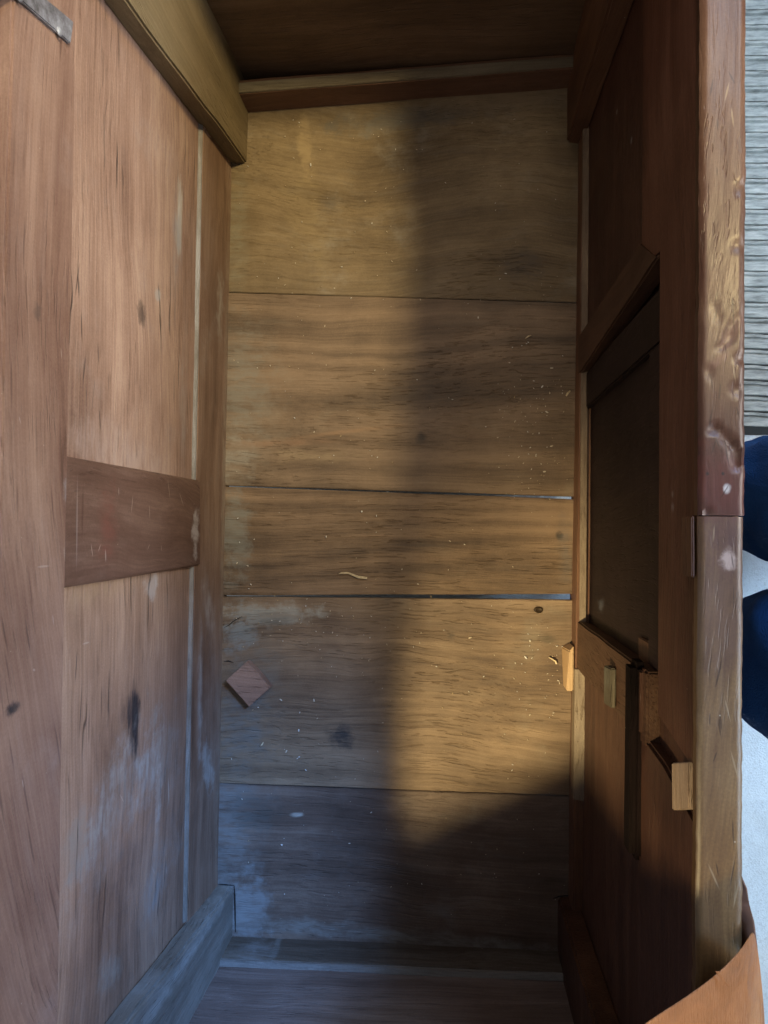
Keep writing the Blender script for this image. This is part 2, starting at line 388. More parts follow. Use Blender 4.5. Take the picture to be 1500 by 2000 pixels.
mBB = wood('back_bottom_oak', 'Y', (.080, .042, .026), (.165, .098, .066), (.27, .18, .13), seed=6.6, dust=.36, dustcol=(.30, .27, .24), rings=.7, pores=.5,
           stains=[(lf(400, 1500), (.03, .05, .02), (.6, 0, 0), (.34, .33, .31), .8, -.4), (lf(400, 1180), (.03, .05, .02), (.5, 0, 0), (.34, .30, .27), .6, -.5),
                   (lf(385, 1350), (.03, .10, .010), (0, 0, 0), (.36, .35, .33), .6, -.4), (lf(425, 600), (.03, .06, .015), (0, 0, 0), (.32, .29, .25), .6, -.5),
                   (lf(432, 1000), (.04, .50, .014), (0, 0, 0), (.32, .29, .23), .35, -.4)])
mLG = wood('dusty_ledge', 'Y', (.10, .08, .06), (.17, .155, .14), (.28, .27, .27), seed=7.7, dust=.4, dustcol=(.38, .37, .36), pores=.2, rings=.1, blotch=1.1)
ZB = .243; ZT = .572
PX = XL-.0045
board('bottom_rail', (XL-T, -.60, .100), (XL, .64, ZB), mBB, chest, wob=.0010)
prism('dust_ledge', [(XL-.0048, -.50, ZB-.002), (XL-.0008, -.50, ZB-.006), (XL-.0008, -.50, ZB+.0012), (XL-.0048, -.50, ZB+.006)], (0, 1.10, 0), mLG, chest, bev=.0006, wob=.0008)
board('panel', (XL-.020, .040, ZB-.01), (PX, .645, ZT+.02), mBP1, chest, wob=.0012)
board('panel', (XL-.020, -.60, ZB-.01), (PX, -.036, ZT+.02), mBP2, chest, wob=.0012)
lm = [atx(388, 1105, XL+.001), atx(137, 1148, XL+.001), atx(388, 938, XL+.001), atx(145, 893, XL+.001)]
hexa('muntin', [Vector((XL-.019, lm[0].y, lm[0].z-.004)), Vector((XL-.019, lm[1].y, ZT+.004)), Vector((XL-.019, lm[2].y, lm[2].z-.004)), Vector((XL-.019, lm[3].y, ZT+.004)),
                Vector((XL+.0022, lm[0].y, lm[0].z-.004)), Vector((XL+.0012, lm[1].y, ZT+.004)), Vector((XL+.0022, lm[2].y, lm[2].z-.004)), Vector((XL+.0012, lm[3].y, ZT+.004))], mMU, chest, bev=.0022, wob=.0006)
board('top_rail', (XL-T, -.60, .560), (XL+.0025, .64, .66), mBR, chest, tw={2: (0, 0, .012), 6: (0, 0, .012)}, bev=.002, wob=.0010)
board('back_board', (XL-T, -.60, ZB-.004), (XL-.0205, .64, ZT+.001), mBR, chest, bev=.001, wob=0)
# hinge strap
ir = NT('strap_iron'); P = ir.n.new('ShaderNodeNewGeometry').outputs['Position']
nn = ir.noise(P, 55, 6, .7)
ir.link(ir.cramp(nn, [(.35, (.10, .095, .10)), (.5, (.24, .24, .27)), (.7, (.40, .42, .46))]), ir.b.inputs['Base Color'])
ir.b.inputs['Metallic'].default_value = .35; ir.b.inputs['Roughness'].default_value = .55; ir.link(ir.bump(nn, .001, .7), ir.b.inputs['Normal'])
hs = prism('hinge_strap', [atx(x, y, XL+.0015) for x, y in ((-60, -78), (28, 0), (129, 86), (134, 42), (100, 14), (74, -6), (10, -70))], (.0045, 0, 0), ir.m, chest, bev=.0009, wob=.0006)
for (x, y) in ((38, -6), (116, 62)):
    bm = bmesh.new(); bmesh.ops.create_uvsphere(bm, u_segments=14, v_segments=8, radius=.0035)
    for q in bm.verts: q.co.x *= .4
    c = atx(x, y, XL+.0062); bmesh.ops.translate(bm, verts=bm.verts, vec=c)
    me = bpy.data.meshes.new('nail'); bm.to_mesh(me); bm.free(); smooth(me)
    o = link('nail', me, ir.m, hs); o.location = (0, 0, 0)

# --- front wall (right in the picture)
fst = [((.18, .47, .33), (.03, .004, .004), (0, 0, 0), (.3, .3, .3), .7, -.1),
       ((.18, .40, .40), (.03, .004, .004), (0, 0, 0), (.3, .3, .3), .7, -.1)]
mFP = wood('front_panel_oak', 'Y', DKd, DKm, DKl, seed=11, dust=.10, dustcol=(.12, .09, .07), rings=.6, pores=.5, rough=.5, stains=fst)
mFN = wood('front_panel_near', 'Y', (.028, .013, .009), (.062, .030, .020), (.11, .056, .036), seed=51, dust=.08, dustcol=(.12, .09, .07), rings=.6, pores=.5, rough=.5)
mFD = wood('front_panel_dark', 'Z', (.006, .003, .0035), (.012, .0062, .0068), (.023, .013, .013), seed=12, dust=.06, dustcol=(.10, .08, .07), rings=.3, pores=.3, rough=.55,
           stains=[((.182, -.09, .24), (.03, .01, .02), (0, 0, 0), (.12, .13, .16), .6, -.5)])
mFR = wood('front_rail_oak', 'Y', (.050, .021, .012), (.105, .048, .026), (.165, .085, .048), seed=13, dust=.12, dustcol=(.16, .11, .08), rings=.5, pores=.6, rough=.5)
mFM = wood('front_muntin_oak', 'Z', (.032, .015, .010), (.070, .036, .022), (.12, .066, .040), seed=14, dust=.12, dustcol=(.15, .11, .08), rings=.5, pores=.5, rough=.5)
mFL = wood('front_ledge_dust', 'Y', (.07, .045, .03), (.15, .11, .075), (.27, .21, .14), seed=15, dust=.4, dustcol=(.30, .25, .18), pores=.3, rings=.1)
fx = XR+.008
board('bottom_rail', (XR-.001, -.60, .100), (XR+T, .64, .158), mFR, chest, tw={i: (.003 if i & 2 else -.004, 0, 0) for i in range(8)}, wob=.0012)
prism('dust_ledge', [(XR+.009, -.175, .150), (XR+.0008, -.175, .150), (XR+.0008, -.175, .1595), (XR+.009, -.175, .164)], (0, .74, 0), mFL, chest, bev=.0006, wob=.0010)
prism('dust_ledge', [(XR+.009, -.355, .140), (XR-.0045, -.355, .140), (XR-.0045, -.355, .1595), (XR+.009, -.355, .164)], (0, .172, 0), mFL, chest, bev=.0006, wob=.0010)
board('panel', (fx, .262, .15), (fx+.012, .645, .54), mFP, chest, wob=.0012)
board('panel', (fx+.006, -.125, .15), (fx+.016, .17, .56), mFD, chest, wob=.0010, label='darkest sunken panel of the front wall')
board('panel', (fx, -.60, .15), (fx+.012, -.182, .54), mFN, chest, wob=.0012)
# bevelled muntins and inner strips
board('muntin', (XR-.001, .214, .146), (fx+.010, .266, .476), mFM, chest, tw={1: (0, .018, .0575), 5: (0, .018, .0575), 0: (0, -.002, 0)}, bev=.002, wob=.0010)
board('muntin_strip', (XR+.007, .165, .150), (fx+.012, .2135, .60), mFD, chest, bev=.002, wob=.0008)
board('muntin', (XR-.001, -.186, .105), (fx+.010, -.1205, .505), mFM, chest, tw={0: (0, .004, 0), 2: (0, .002, 0)}, bev=.002, wob=.0010)
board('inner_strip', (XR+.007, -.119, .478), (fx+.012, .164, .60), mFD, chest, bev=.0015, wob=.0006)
# top rail in three pieces with the lock recess between them
ms = wood('front_upper_rail', 'Y', (.044, .016, .010), (.095, .040, .025), (.16, .076, .050), seed=16, dust=.10, dustcol=(.2, .14, .10), rings=.5, pores=.7, rough=.48,
          stains=[((.17, .02, .575), (.04, .004, .004), (0, 0, 0), (.4, .38, .36), .6, -.1), ((.17, .03, .575), (.04, .003, .003), (0, 0, 0), (.4, .38, .36), .6, -.1)])
ms2 = wood('front_upper_rail_near', 'Y', (.030, .013, .009), (.062, .029, .019), (.11, .055, .036), seed=52, dust=.10, dustcol=(.12, .09, .07), rings=.5, pores=.6, rough=.48)  # same rail oak, darkened in colour to stand for weaker light near here
prism('top_rail', [(XR, .645, .475), (XR, .2405, .4755), (XR, .2330, .5345), (XR, -.150, .535), (XR, -.167, .6285), (XR, .645, .6285)], (T-.004, 0, 0), ms, chest, bev=.002, wob=.0006)
prism('top_rail', [(XR, -.60, .476), (XR, -.60, .6285), (XR, -.200, .6285), (XR, -.184, .552), (XR, -.178, .478), (XR, -.215, .4765)], (T-.004, 0, 0), ms2, chest, bev=.0025, wob=.0010)
board('lock_board', (XR+.011, -.33, .430), (XR+T-.005, -.10, .627), mFN, chest, bev=.001)
mPale = wood('pale_end_grain', 'Y', (.26, .17, .11), (.42, .30, .20), (.58, .45, .33), seed=18, dust=.5, dustcol=(.52, .48, .45), pores=.5, rings=.2, relief=2)
# keeper strip along the slot and shaped block carrying the pale plug
mSB = wood('dark_batten_wood', 'Y', (.0025, .0012, .0012), (.004, .002, .002), (.010, .005, .005), seed=53, dust=.04, dustcol=(.05, .04, .035), pores=.3, rough=.8)
mSB.node_tree.nodes['Principled BSDF'].inputs['Specular IOR Level'].default_value = .08
board('slot_batten', (XR-.0085, -.292, .4560), (XR+.009, -.1165, .4870), mSB, chest, bev=.0055, wob=.0012)
board('batten_cheek', (XR-.0040, -.178, .4872), (XR+.007, -.120, .497), ms2, chest, bev=.003, wob=.0012)
pl = prism('pale_plug', [atx(x, y, XR-.0035) for x, y in ((1313, 1490), (1343, 1489), (1344, 1581), (1314, 1583))], (.004, 0, 0), mPale, chest, bev=.0008, wob=.0010)
# little block on the lower muntin
p = atx(1190, 1340, XR-.006)
mBk = wood('small_block_wood', 'Y', (.045, .036, .024), (.085, .070, .048), (.15, .13, .10), seed=19, dust=.25, dustcol=(.20, .21, .18), pores=.3)
board('glue_block', (XR-.010, p.y-.020, p.z-.008), (XR-.0015, p.y+.020, p.z+.011), mBk, chest, bev=.0012, wob=.0012, tw={1: (.003, 0, 0), 3: (.003, 0, 0)})
# pale block at the foot of the front wall
q = atz(1113, 1303, .14)
mPk = wood('raw_block_wood', 'Y', (.24, .14, .07), (.40, .26, .14), (.52, .37, .22), seed=20, dust=.1, pores=.7)
board('glue_block', (q.x-.006, q.y-.030, FZ+.0005), (XR-.0045, q.y+.030, FZ+.030), mPk, chest, bev=.0012, wob=.0012, tw={0: (.001, 0, 0), 2: (-.002, -.006, 0), 3: (.004, -.008, 0)})
# outer frame under the capping and worn rim
board('frame_rail', (XR+T-.0045, -.60, .102), (XR+T+.0005, .64, .6285), mFR, chest, bev=.001, wob=0)
def rimstain():
    t = []
    z = .64
    def r(px, py): return tuple(atz(px, py, z))
    t += [(r(1415, 950), (.05, .030, .05), (0, 0, 0), (.075, .022, .016), .75, -.4),
          (r(1415, 1060), (.05, .030, .05), (0, 0, 0), (.055, .025, .022), .6, -.4),
          (r(1405, 1200), (.05, .05, .05), (0, 0, 0), (.10, .055, .035), .5, -.4),
          (r(1424, 1092), (.006, .008, .05), (0, 0, 0), (.36, .28, .24), .7, -.6),
          (r(1420, 955), (.003, .004, .05), (0, 0, 0), (.42, .42, .42), .8, -.3),
          (r(1382, 925), (.0014, .0016, .05), (0, 0, 0), (.01, .01, .01), .9, 0), (r(1412, 925), (.0014, .0016, .05), (0, 0, 0), (.01, .01, .01), .9, 0),
          (r(1430, 650), (.004, .022, .05), (0, 0, -.5), (.10, .05, .04), .8, -.5), (r(1410, 700), (.004, .014, .05), (0, 0, -.9), (.10, .05, .04), .7, -.5)]
    return t
def rimscr(seed, n):
    r = random.Random(seed); o = []
    for k in range(n):
        px, py = (r.uniform(1388, 1442), r.uniform(150, 1000)) if seed == 1 else (r.uniform(1378, 1438), r.uniform(1015, 1780))
        light = r.random() < .35
        o.append((tuple(atz(px, py, .64)), (r.uniform(.0005, .0009), r.uniform(.004, .014), .03), (0, 0, r.gauss(0, .22)), (.34, .27, .17) if light else (.018, .009, .006), .3 if light else .6))
    return o
mRM = wood('worn_rim_oak', 'Y', (.030, .011, .008), (.060, .028, .018), (.11, .062, .040), seed=21, dust=.12, dustcol=(.40, .34, .24), rings=.8, pores=.5, rough=.36, relief=.34, coat=.08, stains=rimstain(), scratch=rimscr(1, 22))
mRM2 = wood('worn_rim_oak_near', 'Y', (.045, .020, .010), (.115, .064, .026), (.20, .125, .052), seed=22, dust=.18, dustcol=(.34, .28, .18), rings=.6, pores=.4, rough=.38, relief=.22, stains=rimstain()[:4], scratch=rimscr(2, 16))
ro, ri = XR+.0295, XR-.0015
ys = atz(1415, 1008, .64).y
def rim_mesh(y0, y1, seed, x0=ri, x1=ro, h=.0105, chips=()):
    bm = bmesh.new(); n = int((y1-y0)/.0025); NX = 13
    rows = []
    for k in range(n+1):
        y = y0+(y1-y0)*k/n
        wi = noise.noise(Vector((0, y*14, seed)))*.0008+noise.noise(Vector((5, y*90, seed)))*.0006
        wo = noise.noise(Vector((9, y*14, seed)))*.0010+noise.noise(Vector((3, y*110, seed)))*.0006
        a, b = x0+wi, x1+wo
        row = []
        for j in range(NX):
            u = j/(NX-1); x = a+(b-a)*u
            z = .64+noise.noise(Vector((x*60, y*9, seed)))*.0003 + noise.noise(Vector((x*260, y*40, seed)))*.00010
            ed = min(x-a, b-x); z -= .0022*max(0, 1-ed/.0030)**2
            for (cx, cy, rx, ry, dp, an) in chips:
                dx, dy = x-cx, y-cy; c_, s_ = math.cos(an), math.sin(an)
                qx, qy = (dx*c_+dy*s_)/rx, (-dx*s_+dy*c_)/ry
                w = 1-(qx*qx+qy*qy)+noise.noise(Vector((x*300, y*300, 2)))*.7
                if w > 0: z -= .55*dp*min(1, w*1.8)
            row.append(bm.verts.new((x, y, z)))
        lo = [bm.verts.new((a+.0004, y, .64-h)), bm.verts.new((b-.0004, y, .64-h))]
        rows.append([lo[0]]+row+[lo[1]])
    for r0, r1 in zip(rows, rows[1:]):
        m = len(r0)
        for j in range(m): bm.faces.new((r0[j], r0[(j+1) % m], r1[(j+1) % m], r1[j]))
    bm.faces.new(rows[0][::-1]); bm.faces.new(rows[-1])
    bmesh.ops.recalc_face_normals(bm, faces=bm.faces)
    me = bpy.data.meshes.new('rim_capping'); bm.to_mesh(me); bm.free(); smooth(me, 50); return me
def rp(px, py): v = atz(px, py, .64); return v.x, v.y
chips = []
for (px, py, rx, ry, dp, an) in ((1395, 835, .006, .004, .0022, .5), (1415, 850, .010, .003, .0020, -.6), (1435, 890, .004, .013, .0026, .25), (1430, 870, .009, .002, .002, -.7),
        (1428, 640, .0025, .012, .0012, -.5), (1420, 668, .0025, .012, .0012, -.9), (1448, 700, .005, .004, .002, 0), (1440, 480, .004, .005, .0015, 0),
        (1446, 365, .003, .005, .002, 0), (1382, 1000, .003, .004, .002, 0), (1400, 610, .0015, .010, .0010, .3), (1440, 760, .004, .006, .0014, .4), (1385, 730, .003, .006, .0012, 0)):
    a, b = rp(px, py); chips.append((a, b, rx, ry, dp, an))
rc = link('rim_capping', rim_mesh(ys+.0004, .65, 1.0, chips=chips), mRM, chest)
rc2 = link('rim_capping', rim_mesh(-.61, ys-.0004, 2.0, x0=ri+.0000, x1=ro-.0008), mRM2, chest)
# arris moulding and small mortise piece on the inner side
board('mortise_piece', (XR-.0045, atx(1370, 1132, XR-.004).y, .612), (XR-.0022, ys-.0005, .636), mFR, chest, bev=.0008, wob=.0008)

# --- far end
mEP = wood('end_panel_oak', 'X', (.055, .032, .018), (.12, .074, .042), (.20, .13, .078), seed=23, dust=.10, dustcol=(.14, .11, .07), rings=.6, pores=.4)
mER = wood('end_rail_oak', 'X', (.085, .040, .024), (.15, .078, .046), (.23, .13, .08), seed=24, dust=.08, dustcol=(.15, .10, .06), rings=.5, pores=.5)
mEL = wood('end_ledge_dust', 'X', (.09, .07, .045), (.16, .13, .085), (.25, .21, .14), seed=25, dust=.35, dustcol=(.26, .22, .16), pores=.3, rings=.1)
fl_, fr_ = atz(485, 219, FZ), atz(1110, 172, FZ)
def yfar(x): return fl_.y+(fr_.y-fl_.y)*(x-fl_.x)/(fr_.x-fl_.x)
ya0, ya1 = yfar(XL), yfar(XR)
hexa('end_rail', [(XL, ya0, .08), (XL, ya0, .1655), (XL, ya0+.02, .08), (XL, ya0+.02, .1655), (XR, ya1, .08), (XR, ya1, .1655), (XR, ya1+.02, .08), (XR, ya1+.02, .1655)], mER, chest, wob=.0012)
hexa('dust_ledge', [(XL, ya0+.0008, .160), (XL, ya0+.0008, .167), (XL, ya0+.015, .160), (XL, ya0+.015, .1675), (XR, ya1+.0008, .160), (XR, ya1+.0008, .167), (XR, ya1+.015, .160), (XR, ya1+.015, .1675)], mEL, chest, bev=.0006, wob=.0010)
board('end_panel', (XL-.02, .643, .08), (XR+.02, .672, .6285), mEP, chest, wob=.0012)
mPO = wood('far_post_oak', 'Z', (.085, .060, .032), (.155, .115, .062), (.235, .18, .105), seed=26, dust=.25, dustcol=(.28, .25, .17), rings=.7, pores=.5)
mPD = wood('far_front_post_oak', 'Z', (.05, .024, .014), (.10, .05, .028), (.17, .09, .05), seed=27, dust=.15, dustcol=(.2, .15, .1), rings=.7, pores=.5)
# corner posts, widening upwards as the old riven wood does
a = atz(445, 315, FZ); b = atz(482, 315, FZ); c = atz(485, 218, FZ)
top = .60
def up(v, px, py, z): w = atz(px, py, z); return w
t1 = atz(240, 0, .44); t0 = atz(220, 0, .44); t2 = atz(370, 0, .44)
def extrap(v0, v1, z): k = (z-v0.z)/(v1.z-v0.z); return v0+(v1-v0)*k
tA, tB = extrap(b, Vector((b.x-.002, b.y-.045, .50)), .64), None
hexa('corner_post', [(XL-.006, b.y, FZ-.02), (XL-.006, b.y-.055, .64), (XL-.006, .645, FZ-.02), (XL-.006, .645, .64),
                     (b.x, b.y, FZ-.02), (b.x-.008, b.y-.055, .64), (b.x+.001, .645, FZ-.02), (b.x-.004, .645, .64)], mPO, chest, bev=.0025, wob=.0016)
a = atz(1108, 275, FZ)
hexa('corner_post', [(a.x, a.y, FZ-.02), (a.x-.004, a.y-.02, .6285), (a.x, .645, FZ-.02), (a.x-.006, .645, .6285),
                     (XR+.009, a.y-.004, FZ-.02), (XR+.009, a.y-.02, .6285), (XR+.009, .645, FZ-.02), (XR+.009, .645, .6285)], mPD, chest, bev=.003, wob=.0016)
# --- near end
nl, nr = atz(451, 1826, FZ), atz(1091, 1856, FZ)
def ynear(x): return nl.y+(nr.y-nl.y)*(x-nl.x)/(nr.x-nl.x)
y0, y1 = ynear(XL), ynear(XR)
mNR = wood('near_rail_oak', 'X', (.045, .034, .026), (.085, .068, .055), (.16, .14, .12), seed=28, dust=.25, dustcol=(.2, .2, .2), rings=.5, pores=.4,
           stains=[((-.26, -.59, .15), (.03, .05, .03), (0, 0, 0), (.22, .23, .24), .6, -.5), ((-.235, -.58, .14), (.006, .05, .05), (0, 0, 0), (.16, .16, .155), .7, -.3)])
mNL = wood('near_ledge_dust', 'X', (.10, .095, .09), (.19, .185, .18), (.29, .29, .28), seed=29, dust=.3, dustcol=(.30, .30, .29), pores=.2, rings=.1)
mNP = wood('near_panel_oak', 'X', (.08, .058, .052), (.16, .125, .115), (.26, .22, .21), seed=30, dust=.22, dustcol=(.22, .21, .20), rings=.6, pores=.4)
hexa('end_rail', [(XL, y0-.02, .08), (XL, y0-.02, .172), (XL, y0, .08), (XL, y0-.004, .172), (XR, y1-.02, .08), (XR, y1-.02, .166), (XR, y1, .08), (XR, y1-.004, .166)], mNR, chest, bev=.003, wob=.0016)
hexa('dust_ledge', [(XL, y0-.014, .168), (XL, y0-.014, .1745), (XL, y0-.0055, .168), (XL, y0-.0055, .1738), (XR, y1-.014, .162), (XR, y1-.014, .1685), (XR, y1-.0055, .162), (XR, y1-.0055, .1678)], mNL, chest, bev=.0006, wob=.0010)
hexa('end_panel', [(XL-.02, y0-.043, .08), (XL-.02, y0-.043, .6285), (XL-.02, y0-.0135, .08), (XL-.02, y0-.0135, .6285),
                   (XR+.02, y1-.043, .08), (XR+.02, y1-.043, .6285), (XR+.02, y1-.0135, .08), (XR+.02, y1-.0135, .6285)], mNP, chest, bev=.002, wob=.0012)
mPN = wood('near_post_oak', 'Z', (.10, .085, .07), (.17, .155, .135), (.27, .26, .24), seed=31, dust=.4, dustcol=(.32, .33, .33), rings=.4, pores=.3,
           stains=[((-.31, -.512, .30), (.02, .012, .20), (0, 0, 0), (.36, .37, .36), .6, -.4)])
a = atz(425, 1729, FZ); b = atz(456, 1731, FZ)
hexa('corner_post', [(XL-.006, y0-.02, FZ-.02), (XL-.006, y0-.02, .64), (XL-.006, a.y, FZ-.02), (XL-.006, a.y+.045, .64),
                     (b.x, y0-.02, FZ-.02), (b.x-.006, y0-.02, .64), (b.x, b.y, FZ-.02), (b.x-.006, b.y+.045, .64)], mPN, chest, bev=.004, wob=.0020)
a = atz(1090, 1752, FZ)
hexa('corner_post', [(a.x+.001, y1-.02, FZ-.02), (a.x-.003, y1-.02, .6285), (a.x, a.y, FZ-.02), (a.x-.002, a.y-.004, .6285),
                     (XR+.009, y1-.02, FZ-.02), (XR+.009, y1-.02, .6285), (XR+.009, a.y+.004, FZ-.02), (XR+.009, a.y-.004, .6285)], mFN, chest, bev=.003, wob=.0016)
# end caps, outer legs, lid
for (ya_, yb_) in ((.673, .690), (y0-.075, y0-.048)):
    board('end_capping', (XL-T, ya_, .06), (XR+T, yb_, .6395), mRM2, chest, bev=.002, wob=.0005)
for lx in (XL-T-.014, XR+T-.020):
    for ly in (-.652, .62):
        board('leg', (lx, ly, 0), (lx+.024 if lx < 0 else lx+.0195, ly+.04, .095), mFR, chest, bev=.002)

# cracks and nail hole in the fourth floor board: dark slits let into the wood as thin wedges
dk = NT('crack_dark'); dk.b.inputs['Base Color'].default_value = (.008, .006, .005, 1); dk.b.inputs['Roughness'].default_value = .9
def sliver(name, pts, w, z, mat, parent, h=.0006, kind=None, label=None):
    bm = bmesh.new(); A = []; n = len(pts)
    P_ = [atz(x, y, z) for x, y in pts]
    for i, p in enumerate(P_):
        d = (P_[min(i+1, n-1)]-P_[max(i-1, 0)]).normalized(); s = Vector((-d.y, d.x, 0))
        ww = w*(.25 if i in (0, n-1) else 1)*random.uniform(.7, 1.2)/2
        A.append([bm.verts.new(p+s*ww), bm.verts.new(p-s*ww), bm.verts.new(p-s*ww*.8-Vector((0, 0, h))), bm.verts.new(p+s*ww*.8-Vector((0, 0, h)))])
    for a_, b_ in zip(A, A[1:]):
        for j in range(4): bm.faces.new((a_[j], a_[(j+1) % 4], b_[(j+1) % 4], b_[j]))
    bm.faces.new(A[0][::-1]); bm.faces.new(A[-1]); bmesh.ops.recalc_face_normals(bm, faces=bm.faces)
    me = bpy.data.meshes.new(name); bm.to_mesh(me); bm.free()
    return link(name, me, mat, parent, kind=kind, label=label)
sliver('crack', [(437, 1226), (447, 1221), (455, 1214), (463, 1209), (473, 1204)], .0014, FZ+.0014, dk.m, chest)
sliver('crack', [(426, 1727), (440, 1728), (457, 1729.5)], .0022, FZ+.0016, dk.m, chest)
sliver('crack', [(457.5, 1730), (458.5, 1750), (459.5, 1785), (460, 1821)], .0024, FZ+.0016, dk.m, chest)
sliver('crack', [(1080, 1755), (1092, 1751), (1108, 1749), (1121, 1748)], .0018, FZ+.0016, dk.m, chest)
sliver('crack', [(437, 1292), (446, 1291), (456, 1294)], .0016, FZ+.0014, dk.m, chest)
# knot hole with raised lip
def knot(px, py, rx, ry, parent):
    c = atz(px, py, FZ+.0012); bm = bmesh.new(); R1 = []; 
    for (s, z) in ((1.35, -.0006), (1.0, .0010), (.72, .0002), (.3, -.0004)):
        R1.append([bm.verts.new((c.x+math.cos(t_)*rx*s*(1+.15*noise.noise(Vector((t_, s, 1)))), c.y+math.sin(t_)*ry*s*(1+.2*noise.noise(Vector((t_, s, 4)))), c.z+z)) for t_ in [k*math.tau/18 for k in range(18)]])
    for a_, b_ in zip(R1, R1[1:]):
        for j in range(18): bm.faces.new((a_[j], a_[(j+1) % 18], b_[(j+1) % 18], b_[j]))
    bm.faces.new(R1[-1]); bmesh.ops.recalc_face_normals(bm, faces=bm.faces)
    me = bpy.data.meshes.new('knot'); bm.to_mesh(me); bm.free(); smooth(me, 80)
    link('knot', me, wood('knot_wood', 'X', (.02, .012, .008), (.035, .022, .012), (.07, .045, .025), seed=40, dust=0), parent)
knot(1052, 1191, .0048, .0034, chest)

# ---------------------------------------------------------------- loose things on the chest floor
blk = atz(484, 1338, FZ+.012)
lb = bpy.data.objects.new('wood_block', None)
bpy.data.objects.remove(lb)
P4 = [atz(x, y, FZ+.020) for x, y in ((482, 1292), (528, 1343), (486, 1381), (441, 1330))]
base = sum(P4, Vector())/4; base.z = FZ
bm = bmesh.new()
tp = [bm.verts.new(Vector((p.x, p.y, FZ+.020))-base) for p in P4]
bt = [bm.verts.new(Vector((p.x, p.y, FZ+.0016))-base) for p in P4]
bm.faces.new(tp); bm.faces.new(bt[::-1])
for i in range(4): bm.faces.new((tp[i], bt[i], bt[(i+1) % 4], tp[(i+1) % 4]))
bmesh.ops.recalc_face_normals(bm, faces=bm.faces)
bmesh.ops.bevel(bm, geom=list(bm.edges), offset=.0009, segments=2, affect='EDGES')
bmesh.ops.subdivide_edges(bm, edges=bm.edges, cuts=2, use_grid_fill=True)
for q_ in bm.verts: q_.co += noise.noise_vector(q_.co*90)*.0006
me = bpy.data.meshes.new('wood_block'); bm.to_mesh(me); bm.free(); smooth(me)
mLB = wood('loose_block_wood', 'X', (.12, .065, .045), (.24, .145, .105), (.38, .25, .19), seed=35, dust=.3, dustcol=(.40, .30, .25), local=True, pores=.5)
o = link('wood_block', me, mLB); o.location = base
o['label'] = 'small square brown block lying askew on the floor boards by the back wall'; o['category'] = 'wood block'

pw = NT('pale_shaving'); P = pw.n.new('ShaderNodeNewGeometry').outputs['Position']
pw.link(pw.cramp(pw.noise(P, 300, 3), [(.3, (.42, .33, .20)), (.7, (.68, .58, .40))]), pw.b.inputs['Base Color']); pw.b.inputs['Roughness'].default_value = .7
def shaving(name, pts, w, label, zs=(0,)):
    bm = bmesh.new(); A = []; n = len(pts); P_ = [atz(x, y, FZ+.004) for x, y in pts]; ctr = sum(P_, Vector())/n; ctr.z = FZ
    for i, p in enumerate(P_):
        d = (P_[min(i+1, n-1)]-P_[max(i-1, 0)]).normalized(); s = Vector((-d.y, d.x, 0)); ww = w[i]/2
        z = FZ+.0022+.0022*math.sin(i*1.3)**2; a_ = p+s*ww; b_ = p-s*ww
        A.append([bm.verts.new(Vector((a_.x, a_.y, z+.0014))-ctr), bm.verts.new(Vector((b_.x, b_.y, z))-ctr), bm.verts.new(Vector((b_.x, b_.y, z-.0007))-ctr), bm.verts.new(Vector((a_.x, a_.y, z+.0007))-ctr)])
    for a_, b_ in zip(A, A[1:]):
        for j in range(4): bm.faces.new((a_[j], a_[(j+1) % 4], b_[(j+1) % 4], b_[j]))
    bm.faces.new(A[0][::-1]); bm.faces.new(A[-1]); bmesh.ops.recalc_face_normals(bm, faces=bm.faces)
    me = bpy.data.meshes.new(name); bm.to_mesh(me); bm.free()
    o = link(name, me, pw.m); o.location = ctr; o['label'] = label; o['category'] = 'wood shaving'; o['group'] = 'pale wood shavings on the chest floor'
    return o
shaving('wood_shaving', [(661, 1121), (668, 1119), (680, 1119), (690, 1123), (700, 1127), (717, 1129)], [.0008, .0022, .0026, .003, .0034, .0030], 'longest pale wood shaving, curled, lying in the middle of the third board')
shaving('wood_shaving', [(1106, 773), (1109, 768), (1114, 763)], [.002, .003, .0016], 'short pale shaving near the front wall on the second board')
shaving('wood_shaving', [(1072, 1284), (1079, 1288), (1085, 1292), (1087, 1297)], [.001, .0016, .0022, .0016], 'thin curled shaving lying beside the pale block on the lit fourth board')
shaving('wood_shaving', [(1026, 661), (1032, 657), (1038, 655)], [.001, .002, .001], 'tiny pale shaving highest up on the second board')
shaving('wood_shaving', [(508, 1458), (511, 1455), (514, 1450)], [.0014, .002, .0012], 'tiny yellowish shaving below the brown block on the fourth board')
# crumbs and dust: nobody could count them
dm = NT('crumb'); oi = dm.n.new('ShaderNodeNewGeometry'); 
dm.link(dm.cramp(dm.noise(oi.outputs['Position'], 60, 2), [(.35, (.30, .22, .12)), (.5, (.48, .42, .33)), (.65, (.55, .55, .53))]), dm.b.inputs['Base Color'])
bm = bmesh.new()
for k in range(520):
    if k < 300: px, py = random.uniform(450, 1110), random.uniform(230, 1800)
    elif k < 400: px, py = random.gauss(1050, 45), random.gauss(830, 90)
    elif k < 470: px, py = random.gauss(640, 120), random.gauss(1230, 60)
    else: px, py = random.gauss(1060, 40), random.gauss(1300, 60)
    if not (452 < px < 1108 and 230 < py < 1810): continue
    c = atz(px, py, FZ+.0017); s = random.uniform(.0003, .0008)*(1.6 if random.random() < .08 else 1)
    r = random.uniform(0, 3); l = random.uniform(1, 2.8)
    mt = Matrix.Translation(c) @ Matrix.Rotation(r, 4, 'Z') @ Matrix.Diagonal((s*l, s, s*.6, 1))
    bmesh.ops.create_icosphere(bm, subdivisions=1, radius=1, matrix=mt)
me = bpy.data.meshes.new('sawdust'); bm.to_mesh(me); bm.free()
